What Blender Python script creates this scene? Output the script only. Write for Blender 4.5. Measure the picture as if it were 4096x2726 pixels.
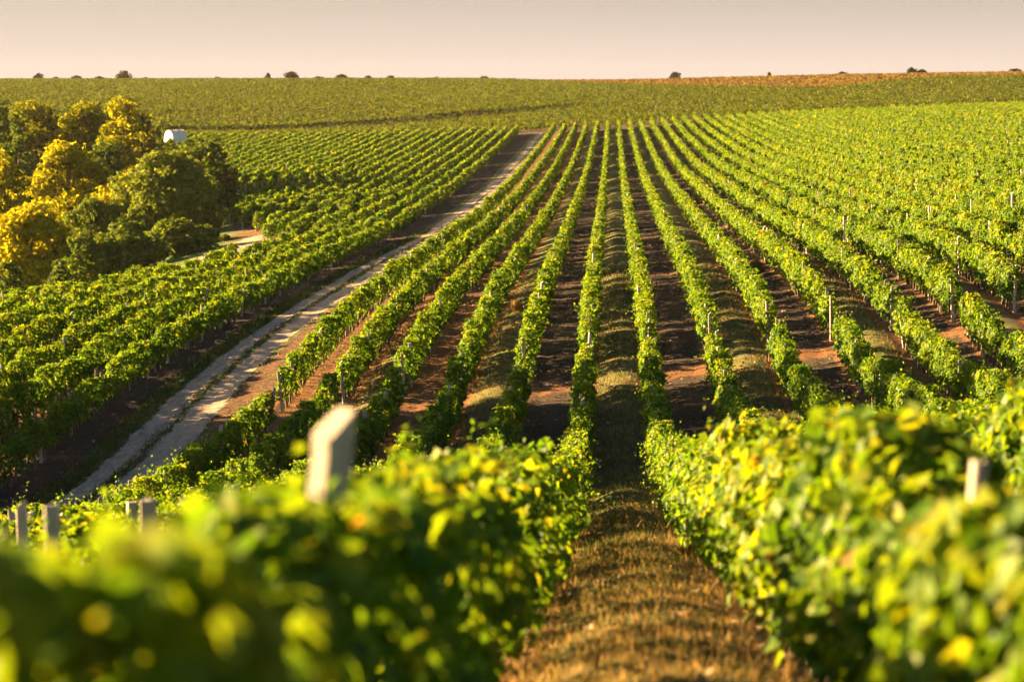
import bpy, math
import numpy as np

# ------------------------------------------------------------------ camera, sky, sun
sc = bpy.context.scene
for o in list(bpy.data.objects):
    bpy.data.objects.remove(o)
COL = sc.collection
F = 9671.0                      # focal length in pixels of the 4096 px wide photograph (85 mm on full frame)
VX, VY = 2450.0, 330.0          # where the level, row-parallel direction falls in that photograph

cam_d = bpy.data.cameras.new("camera")
cam = bpy.data.objects.new("camera", cam_d)
COL.objects.link(cam)
cam.location = (0, 0, 0)
cam.rotation_euler = (math.radians(90), 0, 0)
cam_d.sensor_width = 36.0
cam_d.sensor_fit = 'HORIZONTAL'
cam_d.lens = 85.0
cam_d.shift_x = -(VX - 2048.0) / 4096.0
cam_d.shift_y = -(1363.0 - VY) / 4096.0
cam_d.clip_start = 0.1
cam_d.clip_end = 9000.0
cam_d.dof.use_dof = True
cam_d.dof.focus_distance = 92.0
cam_d.dof.aperture_fstop = 1.7
cam_d.dof.aperture_blades = 9
sc.camera = cam

SUN_EL = math.radians(11.5)
SUN_AZ = math.radians(-22.0)     # the light travels to +X; this is its small turn towards +Y
wd = bpy.data.worlds.new("World")
sc.world = wd
wd.use_nodes = True
nt = wd.node_tree
nt.nodes.clear()
w_out = nt.nodes.new('ShaderNodeOutputWorld')
w_bg = nt.nodes.new('ShaderNodeBackground')
sky = nt.nodes.new('ShaderNodeTexSky')
sky.sky_type = 'NISHITA'
sky.sun_disc = False
sky.sun_elevation = SUN_EL
sky.sun_rotation = math.radians(270.0) - SUN_AZ
sky.air_density = 1.0
sky.dust_density = 2.5
sky.ozone_density = 1.5
tc = nt.nodes.new('ShaderNodeTexCoord')
sep = nt.nodes.new('ShaderNodeSeparateXYZ')
nt.links.new(tc.outputs['Generated'], sep.inputs[0])
hz = nt.nodes.new('ShaderNodeMapRange')          # evening dust: 1 at the horizon, gone a few degrees up
hz.interpolation_type = 'SMOOTHSTEP'
hz.inputs['From Min'].default_value = 0.0
hz.inputs['From Max'].default_value = 0.085
hz.inputs['To Min'].default_value = 1.0
hz.inputs['To Max'].default_value = 0.0
nt.links.new(sep.outputs['Z'], hz.inputs['Value'])
hr = nt.nodes.new('ShaderNodeValToRGB')          # dust colour against elevation (0 .. 3 degrees)
hm = nt.nodes.new('ShaderNodeMapRange')
hm.inputs['From Min'].default_value = 0.0
hm.inputs['From Max'].default_value = 0.036
nt.links.new(sep.outputs['Z'], hm.inputs['Value'])
nt.links.new(hm.outputs[0], hr.inputs[0])
SKYK = 2.35
hr.color_ramp.elements[0].color = (0.83 * SKYK, 0.675 * SKYK, 0.565 * SKYK, 1)
hr.color_ramp.elements[1].color = (0.80 * SKYK, 0.66 * SKYK, 0.565 * SKYK, 1)
mx = nt.nodes.new('ShaderNodeMix')
mx.data_type = 'RGBA'
nt.links.new(hz.outputs[0], mx.inputs['Factor'])
dim = nt.nodes.new('ShaderNodeMix')               # the dusty air dims and slightly greys the clear sky overhead
dim.data_type = 'RGBA'; dim.blend_type = 'MULTIPLY'; dim.inputs['Factor'].default_value = 1.0
nt.links.new(sky.outputs[0], dim.inputs[6]); dim.inputs[7].default_value = (.33, .35, .37, 1)
nt.links.new(dim.outputs[2], mx.inputs[6])
nt.links.new(hr.outputs[0], mx.inputs[7])
nt.links.new(mx.outputs[2], w_bg.inputs[0])
w_bg.inputs[1].default_value = 0.05
nt.links.new(w_bg.outputs[0], w_out.inputs[0])

sun_d = bpy.data.lights.new("sun", 'SUN')
sun_d.energy = 5.0
sun_d.angle = math.radians(0.5)
sun_d.color = (1.0, 0.65, 0.28)
sun = bpy.data.objects.new("sun", sun_d)
COL.objects.link(sun)
from mathutils import Vector
ldir = Vector((math.cos(SUN_EL) * math.cos(SUN_AZ), math.cos(SUN_EL) * math.sin(SUN_AZ), -math.sin(SUN_EL)))
sun.rotation_euler = ldir.to_track_quat('-Z', 'Y').to_euler()
sun.location = (-60, 40, 40)

sc.view_settings.view_transform = 'Standard'
sc.view_settings.look = 'None'
sc.view_settings.gamma = 1.0
sc.view_settings.exposure = 3.2
sc.render.engine = 'CYCLES'
cy = sc.cycles
cy.max_bounces = 6
cy.diffuse_bounces = 2
cy.glossy_bounces = 1
cy.transmission_bounces = 3
cy.transparent_max_bounces = 4
cy.volume_bounces = 0
cy.sample_clamp_indirect = 4.0
cy.use_adaptive_sampling = True
cy.adaptive_threshold = 0.02

# ------------------------------------------------------------------ helpers
def tag(o, label=None, cat=None, group=None, kind=None):
    if label: o['label'] = label
    if cat: o['category'] = cat
    if group: o['group'] = group
    if kind: o['kind'] = kind
    return o

def empty(name, loc):
    o = bpy.data.objects.new(name, None)
    o.location = loc
    o.empty_display_size = 0.3
    COL.objects.link(o)
    return o

def link(name, me, mat=None, parent=None, loc=None, rot=None, scale=None):
    o = bpy.data.objects.new(name, me)
    if mat is not None and len(me.materials) == 0:
        me.materials.append(mat)
    COL.objects.link(o)
    if parent is not None: o.parent = parent
    if loc is not None: o.location = loc
    if rot is not None: o.rotation_euler = rot
    if scale is not None: o.scale = scale
    return o

def mesh_np(name, V, Fc, attrs=None, smooth=False):
    """V (n,3), Fc (m,k) of equal-sized faces."""
    me = bpy.data.meshes.new(name)
    V = np.ascontiguousarray(V, dtype=np.float32)
    Fc = np.ascontiguousarray(Fc, dtype=np.int32)
    m, k = Fc.shape
    me.vertices.add(len(V)); me.vertices.foreach_set('co', V.ravel())
    me.loops.add(m * k); me.loops.foreach_set('vertex_index', Fc.ravel())
    me.polygons.add(m)
    me.polygons.foreach_set('loop_start', np.arange(0, m * k, k, dtype=np.int32))
    if smooth:
        me.polygons.foreach_set('use_smooth', np.ones(m, dtype=bool))
    else:
        me.polygons.foreach_set('use_smooth', np.zeros(m, dtype=bool))
    me.update(calc_edges=True)
    for nm, arr in (attrs or {}).items():
        a = me.attributes.new(nm, 'FLOAT', 'POINT')
        a.data.foreach_set('value', np.ascontiguousarray(arr, dtype=np.float32))
    return me

def unit(v):
    return v / np.maximum(np.linalg.norm(v, axis=1, keepdims=True), 1e-6)

# leaf outlines (u across, v along, w lift)
T_LOBED = (np.array([[0, -.28, .0], [.22, -.42, .05], [.5, -.12, .12], [.36, .08, .06], [.40, .34, .10], [.16, .30, .03], [0, .58, -.04],
                     [-.16, .30, .03], [-.40, .34, .10], [-.36, .08, .06], [-.5, -.12, .12], [-.22, -.42, .05]], np.float32),
           np.array([[0, 1, 2, 3], [0, 3, 4, 5], [0, 5, 6, 7], [0, 7, 8, 9], [0, 9, 10, 11]]))
T_FOLD = (np.array([[0, -.5, 0], [.5, -.06, .13], [0, .55, 0], [-.5, -.06, .13]], np.float32), np.array([[0, 1, 2], [0, 2, 3]]))
T_OVAL = (np.array([[0, -.6, 0], [.28, -.05, .07], [0, .6, 0], [-.28, -.05, .07]], np.float32), np.array([[0, 1, 2], [0, 2, 3]]))

def leaves(P, N, size, tint, tmpl, rs, axis=None):
    n = len(P)
    N = unit(N)
    R = axis if axis is not None else rs.normal(size=(n, 3))
    T = unit(np.cross(R, N))
    B = np.cross(N, T)
    tv, tf = tmpl
    V = P[:, None, :] + size[:, None, None] * (tv[None, :, 0, None] * T[:, None, :] + tv[None, :, 1, None] * B[:, None, :] + tv[None, :, 2, None] * N[:, None, :])
    Fc = (np.arange(n)[:, None, None] * len(tv) + tf[None]).reshape(-1, tf.shape[1])
    return V.reshape(-1, 3), Fc, np.repeat(tint, len(tv))

def tube(pts, radii, sides=7, cap=True):
    """tapered tube through pts; returns V, quads"""
    pts = np.asarray(pts, float)
    V = []; Fq = []
    for i, (p, r) in enumerate(zip(pts, radii)):
        d = pts[min(i + 1, len(pts) - 1)] - pts[max(i - 1, 0)]
        d = d / (np.linalg.norm(d) + 1e-9)
        a = np.array([1, 0, 0]) if abs(d[0]) < .8 else np.array([0, 1, 0])
        u = np.cross(d, a); u /= np.linalg.norm(u)
        w = np.cross(d, u)
        for s in range(sides):
            t = 2 * math.pi * s / sides
            V.append(p + r * (math.cos(t) * u + math.sin(t) * w))
    for i in range(len(pts) - 1):
        for s in range(sides):
            a = i * sides + s; b = i * sides + (s + 1) % sides
            Fq.append((a, b, b + sides, a + sides))
    if cap:
        V.append(pts[-1] + 0.3 * radii[-1] * (pts[-1] - pts[-2]) / (np.linalg.norm(pts[-1] - pts[-2]) + 1e-9))
        top = len(V) - 1; k = (len(pts) - 1) * sides
        for s in range(sides):
            Fq.append((k + s, k + (s + 1) % sides, top, top))
    return np.array(V), Fq

def mesh_py(name, V, Fs, smooth=False):
    me = bpy.data.meshes.new(name)
    clean = []
    for f in Fs:
        g = []
        for i in f:
            if not g or g[-1] != i: g.append(int(i))
        if len(g) > 1 and g[0] == g[-1]: g.pop()
        if len(g) >= 3: clean.append(g)
    me.from_pydata([tuple(map(float, v)) for v in V], [], clean)
    if smooth:
        me.polygons.foreach_set('use_smooth', np.ones(len(me.polygons), dtype=bool))
    me.update()
    return me

_ones = ['', 'first', 'second', 'third', 'fourth', 'fifth', 'sixth', 'seventh', 'eighth', 'ninth', 'tenth', 'eleventh', 'twelfth', 'thirteenth',
         'fourteenth', 'fifteenth', 'sixteenth', 'seventeenth', 'eighteenth', 'nineteenth', 'twentieth']
def ordinal(n):
    if n <= 20: return _ones[n]
    t = {20: 'twenty', 30: 'thirty', 40: 'forty'}[n // 10 * 10]
    if n % 10 == 0: return t[:-1] + 'ieth'
    return t + '-' + _ones[n % 10]

# ------------------------------------------------------------------ terrain
GZ = np.array([-30, 0, 10, 18, 28, 40, 47, 55, 64, 72, 80, 89, 97, 106, 125, 145, 165, 193, 240, 290, 345, 450, 560, 620, 700, 800, 900, 1000, 1060, 1200, 1600, 4500], float)
GH = np.array([2.0, -2.0, -3.3, -4.5, -6.1, -7.95, -9.15, -10.3, -11.4, -12.1, -12.4, -12.4, -11.95, -11.6, -11.5, -11.75, -12.1, -12.5, -12.95, -13.3, -13.35, -12.4,
               -10.9, -10.2, -8.6, -5.6, -2.5, .1, .3, -4, -30, -260], float)
DX = np.array([-400, -140, -90, -60, -47, -35, -22, -13.5, 0, 7, 16, 40, 100, 180, 400], float)
DZ = np.array([-30, 40, 72, 100, 140, 185, 240, 285, 330, 390, 450, 560, 640, 750, 1000, 4500], float)
DT = np.array([
    [-8, -6, -6, -5, -4.1, -3.2, -2.2, -1.35, 0, .7, 1.6, 4, 9, 13, 20],
    [-8, -6, -6, -5, -4.1, -3.2, -2.2, -1.35, 0, .7, 1.6, 4, 9, 13, 20],
    [-9, -8, -7, -5, -4.1, -3.2, -2.3, -1.3, 0, .9, 2.3, 5.5, 11, 15, 20],
    [-9, -8, -7, -5, -3.8, -3.0, -2.7, -1.7, 0, 1.0, 2.4, 5.5, 11, 15, 20],
    [-12, -12, -11, -7, -3.6, -2.6, -2.3, -1.2, 0, 1.0, 2.3, 5.3, 11, 15, 20],
    [-16, -16, -15, -13, -6, -3.3, -2.1, -1.2, 0, .9, 2.1, 5, 10, 14, 20],
    [-18, -17, -17, -13, -5.5, -2.9, -2.6, -1.5, 0, .8, 2, 4.5, 9, 13, 20],
    [-18, -17, -16.5, -10, -3.6, -2.8, -2.4, -1.3, 0, .75, 1.8, 4.3, 8.5, 12, 18],
    [-17, -16, -15, -8, -4.0, -3.2, -2.2, -1.15, 0, .7, 1.6, 4, 8, 12, 18],
    [-14, -12, -9, -4, -3, -2.6, -2, -1.1, 0, .65, 1.45, 3.5, 7, 10, 16],
    [-9, -7, -4.5, -3.2, -2.6, -2.3, -1.7, -1.1, 0, .6, 1.3, 3.2, 6.3, 9, 14],
    [-3, -2.9, -2.7, -2.4, -1.9, -1.6, -1.1, -.7, 0, .55, 1.2, 2.6, 5, 7, 12],
    [-4.6, -4.6, -4.4, -3.0, -2.4, -1.9, -1.2, -.7, 0, .3, .7, 1.6, 3.6, 5.5, 10],
    [-2.0, -1.6, -1.1, -.7, -.5, -.4, -.3, -.2, 0, .2, .4, 1.0, 2.9, 4.8, 8],
    [-.6, -.3, -.2, -.2, -.1, 0, 0, 0, 0, .1, .25, .9, 2.4, 3.6, 6],
    [0, 0, 0, 0, 0, 0, 0, 0, 0, 0, 0, 0, 0, 0, 0]], float)
_gx = np.arange(-400, 401, 1.0)
_gy = np.concatenate([np.arange(-30, 700, 1.0), np.arange(700, 4500, 10.0)])
def _blur(a, k, ax):
    w = np.hanning(2 * k + 3)[1:-1]; w /= w.sum()
    p = [(0, 0)] * a.ndim; p[ax] = (k, k)
    ap = np.pad(a, p, mode='edge')
    out = np.zeros_like(a)
    for i, wi in enumerate(w):
        sl = [slice(None)] * a.ndim; sl[ax] = slice(i, i + a.shape[ax])
        out += wi * ap[tuple(sl)]
    return out
_d1 = np.stack([np.interp(_gx, DX, DT[j]) for j in range(len(DZ))])          # (DZ, gx)
_d2 = np.stack([np.interp(_gy, DZ, _d1[:, i]) for i in range(len(_gx))], 1)   # (gy, gx)
_grid = _d2
_grid = _blur(_blur(_grid, 6, 1), 8, 0)
_grid = _grid + _blur(np.interp(_gy, GZ, GH), 4, 0)[:, None]

def rut_l(y): return np.interp(y, [60, 110, 186, 250, 330, 480, 560], [-18.8, -19.0, -19.1, -18.1, -17.5, -16.9, -16.8])
def rut_r(y): return np.interp(y, [60, 110, 186, 250, 330, 480, 560], [-17.1, -17.35, -17.55, -16.75, -16.0, -15.1, -14.9])
ROW0, SP = 1.45, 2.5             # first row right of the alley, spacing of the rows
W0 = -22.1                       # first row across the track

def sm(a, b, x):
    t = np.clip((x - a) / (b - a), 0, 1)
    return t * t * (3 - 2 * t)

def Hs(x, y):
    x = np.clip(np.asarray(x, float), -399, 399); y = np.clip(np.asarray(y, float), -29, 4480)
    fx = x + 400; ix = np.minimum(fx.astype(int), len(_gx) - 2); tx = fx - ix
    iy = np.clip(np.searchsorted(_gy, y, side='right') - 1, 0, len(_gy) - 2)
    ty = (y - _gy[iy]) / (_gy[iy + 1] - _gy[iy])
    g = _grid
    h = (g[iy, ix] * (1 - tx) + g[iy, ix + 1] * tx) * (1 - ty) + (g[iy + 1, ix] * (1 - tx) + g[iy + 1, ix + 1] * tx) * ty
    d = y - strip_line(x)
    return h + 1.35 * sm(-3, 4, d) * (1 - sm(40, 260, d)) * (1 - sm(-45, 15, x))

def strip_line(x):              # path between the two cross-planted fields far off
    return np.interp(x, [-260, -110, -60, -15, 40, 120], [596, 618, 640, 700, 760, 900])

def alley(x):
    """index of the alley, position 0..1 across it"""
    q = (np.asarray(x, float) - ROW0) / SP
    i = np.floor(q)
    return i.astype(int), q - i

def is_grass_alley(i):
    return (np.abs(i) % 2 == 1)

def H(x, y):
    """ground height with berms under the rows, crowned grass alleys, wheel ruts and lumps"""
    x = np.asarray(x, float); y = np.asarray(y, float)
    h = Hs(x, y)
    i, q = alley(x)
    vin = sm(-14.6, -13.9, x) * (1 - sm(560, 566, y)) * (1 - sm(60, 90, x))
    crown = np.sin(np.pi * np.clip(q, 0, 1) ** 1.25)
    gr = is_grass_alley(i)
    h = h + vin * np.where(gr, .26 * crown ** 1.3, -.03 * crown)
    rut = np.exp(-((q - .27) / .075) ** 2) + np.exp(-((q - .73) / .075) ** 2)
    h = h - vin * np.where(gr, .02, .045) * rut
    road = 1 - sm(560, 570, y)
    h = h - road * .06 * (np.exp(-((x - rut_l(y)) / .45) ** 2) + np.exp(-((x - rut_r(y)) / .5) ** 2))
    fade = 1 - sm(200, 500, y)
    h = h + fade * (.022 * np.sin(x * 3.1 + 1.7 * np.sin(y * .9)) * np.sin(y * 2.3 + x * .7) + .03 * np.sin(y * .71 + 2.0 * np.sin(x * .4)) * np.cos(x * .83 + y * .13))
    return h

# ------------------------------------------------------------------ materials
def new_mat(name):
    m = bpy.data.materials.new(name); m.use_nodes = True
    m.node_tree.nodes.clear()
    return m, m.node_tree

def ramp(t, stops, interp='LINEAR'):
    r = t.nodes.new('ShaderNodeValToRGB')
    cr = r.color_ramp; cr.interpolation = interp
    while len(cr.elements) < len(stops): cr.elements.new(.5)
    for e, (p, c) in zip(cr.elements, stops):
        e.position = p; e.color = (*c, 1)
    return r

def noise(t, scale, detail=4, rough=.6, vec=None, dist=0.0):
    n = t.nodes.new('ShaderNodeTexNoise')
    n.inputs['Scale'].default_value = scale; n.inputs['Detail'].default_value = detail
    n.inputs['Roughness'].default_value = rough; n.inputs['Distortion'].default_value = dist
    if vec is not None: t.links.new(vec, n.inputs['Vector'])
    return n

def mixc(t, f, a, b):
    m = t.nodes.new('ShaderNodeMix'); m.data_type = 'RGBA'
    for sock, v in ((0, f), (6, a), (7, b)):
        if isinstance(v, (int, float)): m.inputs[sock].default_value = v
        elif isinstance(v, tuple): m.inputs[sock].default_value = (*v, 1)
        else: t.links.new(v, m.inputs[sock])
    return m.outputs[2]

def math_n(t, op, a, b=None, clamp=False):
    m = t.nodes.new('ShaderNodeMath'); m.operation = op; m.use_clamp = clamp
    for s, v in ((0, a), (1, b)):
        if v is None: continue
        if isinstance(v, (int, float)): m.inputs[s].default_value = v
        else: t.links.new(v, m.inputs[s])
    return m.outputs[0]

def leaf_mat(name, stops, trans=.45, tmul=(1.5, 1.55, .55), gloss=.05, rough=.38):
    m, t = new_mat(name)
    at = t.nodes.new('ShaderNodeAttribute'); at.attribute_name = 'tint'
    r = ramp(t, stops)
    t.links.new(at.outputs['Fac'], r.inputs[0])
    d = t.nodes.new('ShaderNodeBsdfDiffuse'); t.links.new(r.outputs[0], d.inputs[0])
    tr = t.nodes.new('ShaderNodeBsdfTranslucent')
    mm = t.nodes.new('ShaderNodeMix'); mm.data_type = 'RGBA'; mm.blend_type = 'MULTIPLY'; mm.inputs[0].default_value = 1
    t.links.new(r.outputs[0], mm.inputs[6]); mm.inputs[7].default_value = (*tmul, 1)
    t.links.new(mm.outputs[2], tr.inputs[0])
    a = t.nodes.new('ShaderNodeMixShader'); a.inputs[0].default_value = trans
    t.links.new(d.outputs[0], a.inputs[1]); t.links.new(tr.outputs[0], a.inputs[2])
    o = t.nodes.new('ShaderNodeOutputMaterial')
    if gloss > 0:
        g = t.nodes.new('ShaderNodeBsdfGlossy'); g.inputs['Roughness'].default_value = rough
        b = t.nodes.new('ShaderNodeMixShader'); b.inputs[0].default_value = gloss
        t.links.new(a.outputs[0], b.inputs[1]); t.links.new(g.outputs[0], b.inputs[2])
        t.links.new(b.outputs[0], o.inputs[0])
    else:
        t.links.new(a.outputs[0], o.inputs[0])
    return m

M_VINE = leaf_mat('vine_leaf', [(0, (.024, .066, .010)), (.45, (.062, .135, .010)), (.72, (.125, .195, .011)), (.90, (.25, .225, .020)), (1, (.30, .13, .04))], .45, (1.95, 1.66, .40), .013, .5)
M_LOCUST = leaf_mat('locust_leaf', [(0, (.05, .072, .010)), (.5, (.22, .235, .015)), (1, (.50, .45, .025))], .56, (1.6, 1.45, .5), .0)
M_DARKTREE = leaf_mat('dark_tree_leaf', [(0, (.030, .052, .010)), (.5, (.075, .13, .018)), (1, (.19, .24, .034))], .46, (1.5, 1.3, .5), .015, .6)
M_BUSH = leaf_mat('skyline_leaf', [(0, (.028, .032, .014)), (1, (.075, .07, .025))], .25, (1.2, 1.1, .6), 0)
M_FARVINE = leaf_mat('far_vine_leaf', [(0, (.030, .055, .011)), (.5, (.062, .092, .016)), (1, (.115, .130, .024))], .4, (1.5, 1.3, .5), 0)
M_DRYCROP = leaf_mat('dry_crop', [(0, (.125, .066, .020)), (.5, (.165, .112, .034)), (1, (.155, .128, .040))], .3, (1.2, 1.0, .7), 0)
M_GRASS = leaf_mat('grass_blade', [(0, (.035, .065, .018)), (.4, (.085, .095, .03)), (.6, (.25, .175, .075)), (1, (.42, .30, .14))], .4, (1.2, 1.05, .7), 0)
M_LITTER = leaf_mat('fallen_leaf', [(0, (.10, .055, .03)), (.6, (.26, .15, .08)), (1, (.45, .36, .26))], .1, (1, .9, .7), 0)

def wood_mat(name, a, b):
    m, t = new_mat(name)
    co = t.nodes.new('ShaderNodeTexCoord')
    mp = t.nodes.new('ShaderNodeMapping'); mp.inputs['Scale'].default_value = (22, 22, 1.6)
    t.links.new(co.outputs['Object'], mp.inputs[0])
    n = noise(t, 1.6, 5, .65, mp.outputs[0])
    oi = t.nodes.new('ShaderNodeObjectInfo')
    r = ramp(t, [(.25, a), (.75, b)])
    f = math_n(t, 'ADD', math_n(t, 'MULTIPLY', n.outputs[0], .8), math_n(t, 'MULTIPLY', oi.outputs['Random'], .25))
    t.links.new(f, r.inputs[0])
    p = t.nodes.new('ShaderNodeBsdfPrincipled'); p.inputs['Roughness'].default_value = .85
    t.links.new(r.outputs[0], p.inputs['Base Color'])
    bp = t.nodes.new('ShaderNodeBump'); bp.inputs['Strength'].default_value = .6; bp.inputs['Distance'].default_value = .01
    t.links.new(n.outputs[0], bp.inputs['Height']); t.links.new(bp.outputs[0], p.inputs['Normal'])
    o = t.nodes.new('ShaderNodeOutputMaterial'); t.links.new(p.outputs[0], o.inputs[0])
    return m
M_POST = wood_mat('weathered_post', (.12, .10, .085), (.52, .46, .39))
M_TRUNK = wood_mat('vine_bark', (.035, .024, .017), (.13, .095, .07))
M_TREEBARK = wood_mat('tree_bark', (.05, .04, .03), (.16, .12, .09))

def ground_mat():
    m, t = new_mat('vineyard_ground')
    geo = t.nodes.new('ShaderNodeNewGeometry')
    pos = geo.outputs['Position']
    a_g = t.nodes.new('ShaderNodeAttribute'); a_g.attribute_name = 'grass'
    a_d = t.nodes.new('ShaderNodeAttribute'); a_d.attribute_name = 'dry'
    a_f = t.nodes.new('ShaderNodeAttribute'); a_f.attribute_name = 'far'
    big = noise(t, .55, 4, .6, pos); mid = noise(t, 3.2, 5, .65, pos); fine = noise(t, 19, 4, .7, pos); clod = noise(t, 8, 6, .75, pos)
    soil = ramp(t, [(.25, (.034, .026, .022)), (.55, (.064, .047, .037)), (.8, (.108, .082, .064))])
    t.links.new(math_n(t, 'ADD', math_n(t, 'MULTIPLY', clod.outputs[0], .7), math_n(t, 'MULTIPLY', big.outputs[0], .3)), soil.inputs[0])
    dry = ramp(t, [(.25, (.095, .048, .025)), (.55, (.20, .098, .042)), (.8, (.31, .18, .09))])
    t.links.new(math_n(t, 'ADD', math_n(t, 'MULTIPLY', fine.outputs[0], .6), math_n(t, 'MULTIPLY', mid.outputs[0], .4)), dry.inputs[0])
    gr = ramp(t, [(.34, (.052, .080, .026)), (.50, (.115, .122, .042)), (.60, (.20, .155, .070)), (.78, (.36, .27, .13))])
    t.links.new(math_n(t, 'ADD', math_n(t, 'MULTIPLY', big.outputs[0], .55), math_n(t, 'ADD', math_n(t, 'MULTIPLY', mid.outputs[0], .25), math_n(t, 'MULTIPLY', fine.outputs[0], .2))), gr.inputs[0])
    edge = math_n(t, 'MULTIPLY', math_n(t, 'SUBTRACT', mid.outputs[0], .5), 1.3)
    def msk(a):
        mr = t.nodes.new('ShaderNodeMapRange'); mr.interpolation_type = 'SMOOTHSTEP'
        mr.inputs['From Min'].default_value = .35; mr.inputs['From Max'].default_value = .65
        t.links.new(math_n(t, 'ADD', a.outputs['Fac'], edge), mr.inputs['Value'])
        return mr.outputs[0]
    c = mixc(t, msk(a_d), soil.outputs[0], dry.outputs[0])
    grn = ramp(t, [(.3, (.035, .085, .022)), (.55, (.065, .125, .032)), (.75, (.15, .15, .06))])
    t.links.new(math_n(t, 'ADD', math_n(t, 'MULTIPLY', mid.outputs[0], .5), math_n(t, 'MULTIPLY', fine.outputs[0], .5)), grn.inputs[0])
    gm = t.nodes.new('ShaderNodeMapRange'); gm.inputs['From Min'].default_value = 1.02; gm.inputs['From Max'].default_value = 1.35
    t.links.new(a_g.outputs['Fac'], gm.inputs['Value'])
    c = mixc(t, msk(a_g), c, mixc(t, gm.outputs[0], gr.outputs[0], grn.outputs[0]))
    farc = ramp(t, [(.3, (.10, .075, .04)), (.7, (.24, .165, .09))])
    t.links.new(big.outputs[0], farc.inputs[0])
    c = mixc(t, a_f.outputs['Fac'], c, farc.outputs[0])
    p = t.nodes.new('ShaderNodeBsdfPrincipled'); p.inputs['Roughness'].default_value = 1; p.inputs['Specular IOR Level'].default_value = .1
    t.links.new(c, p.inputs['Base Color'])
    bp = t.nodes.new('ShaderNodeBump'); bp.inputs['Strength'].default_value = .9; bp.inputs['Distance'].default_value = .12
    hh = math_n(t, 'ADD', clod.outputs[0], math_n(t, 'MULTIPLY', fine.outputs[0], .35))
    t.links.new(hh, bp.inputs['Height']); t.links.new(bp.outputs[0], p.inputs['Normal'])
    o = t.nodes.new('ShaderNodeOutputMaterial'); t.links.new(p.outputs[0], o.inputs[0])
    return m
M_GROUND = ground_mat()

def road_mat():
    m, t = new_mat('packed_earth')
    geo = t.nodes.new('ShaderNodeNewGeometry')
    mp = t.nodes.new('ShaderNodeMapping'); mp.inputs['Scale'].default_value = (1.0, .35, 1)
    t.links.new(geo.outputs['Position'], mp.inputs[0])
    a = noise(t, 3.5, 5, .65, mp.outputs[0]); b = noise(t, 22, 4, .7, geo.outputs['Position'])
    r = ramp(t, [(.30, (.155, .112, .082)), (.5, (.30, .235, .18)), (.70, (.48, .40, .32))])
    f = math_n(t, 'ADD', math_n(t, 'MULTIPLY', a.outputs[0], .65), math_n(t, 'MULTIPLY', b.outputs[0], .35))
    t.links.new(f, r.inputs[0])
    p = t.nodes.new('ShaderNodeBsdfPrincipled'); p.inputs['Roughness'].default_value = .95; p.inputs['Specular IOR Level'].default_value = .15
    t.links.new(r.outputs[0], p.inputs['Base Color'])
    bp = t.nodes.new('ShaderNodeBump'); bp.inputs['Strength'].default_value = .8; bp.inputs['Distance'].default_value = .06
    t.links.new(f, bp.inputs['Height']); t.links.new(bp.outputs[0], p.inputs['Normal'])
    ae = t.nodes.new('ShaderNodeAttribute'); ae.attribute_name = 'inside'      # worn-off edge of the packed earth
    mr = t.nodes.new('ShaderNodeMapRange'); mr.interpolation_type = 'SMOOTHSTEP'
    mr.inputs['From Min'].default_value = .42; mr.inputs['From Max'].default_value = .72
    c_ = noise(t, 5.0, 5, .7, geo.outputs['Position'])
    t.links.new(math_n(t, 'ADD', ae.outputs['Fac'], math_n(t, 'MULTIPLY', math_n(t, 'SUBTRACT', c_.outputs[0], .5), 1.1)), mr.inputs['Value'])
    tp = t.nodes.new('ShaderNodeBsdfTransparent')
    ms = t.nodes.new('ShaderNodeMixShader')
    t.links.new(mr.outputs[0], ms.inputs[0]); t.links.new(tp.outputs[0], ms.inputs[1]); t.links.new(p.outputs[0], ms.inputs[2])
    o = t.nodes.new('ShaderNodeOutputMaterial'); t.links.new(ms.outputs[0], o.inputs[0])
    return m
M_ROAD = road_mat()

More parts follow.
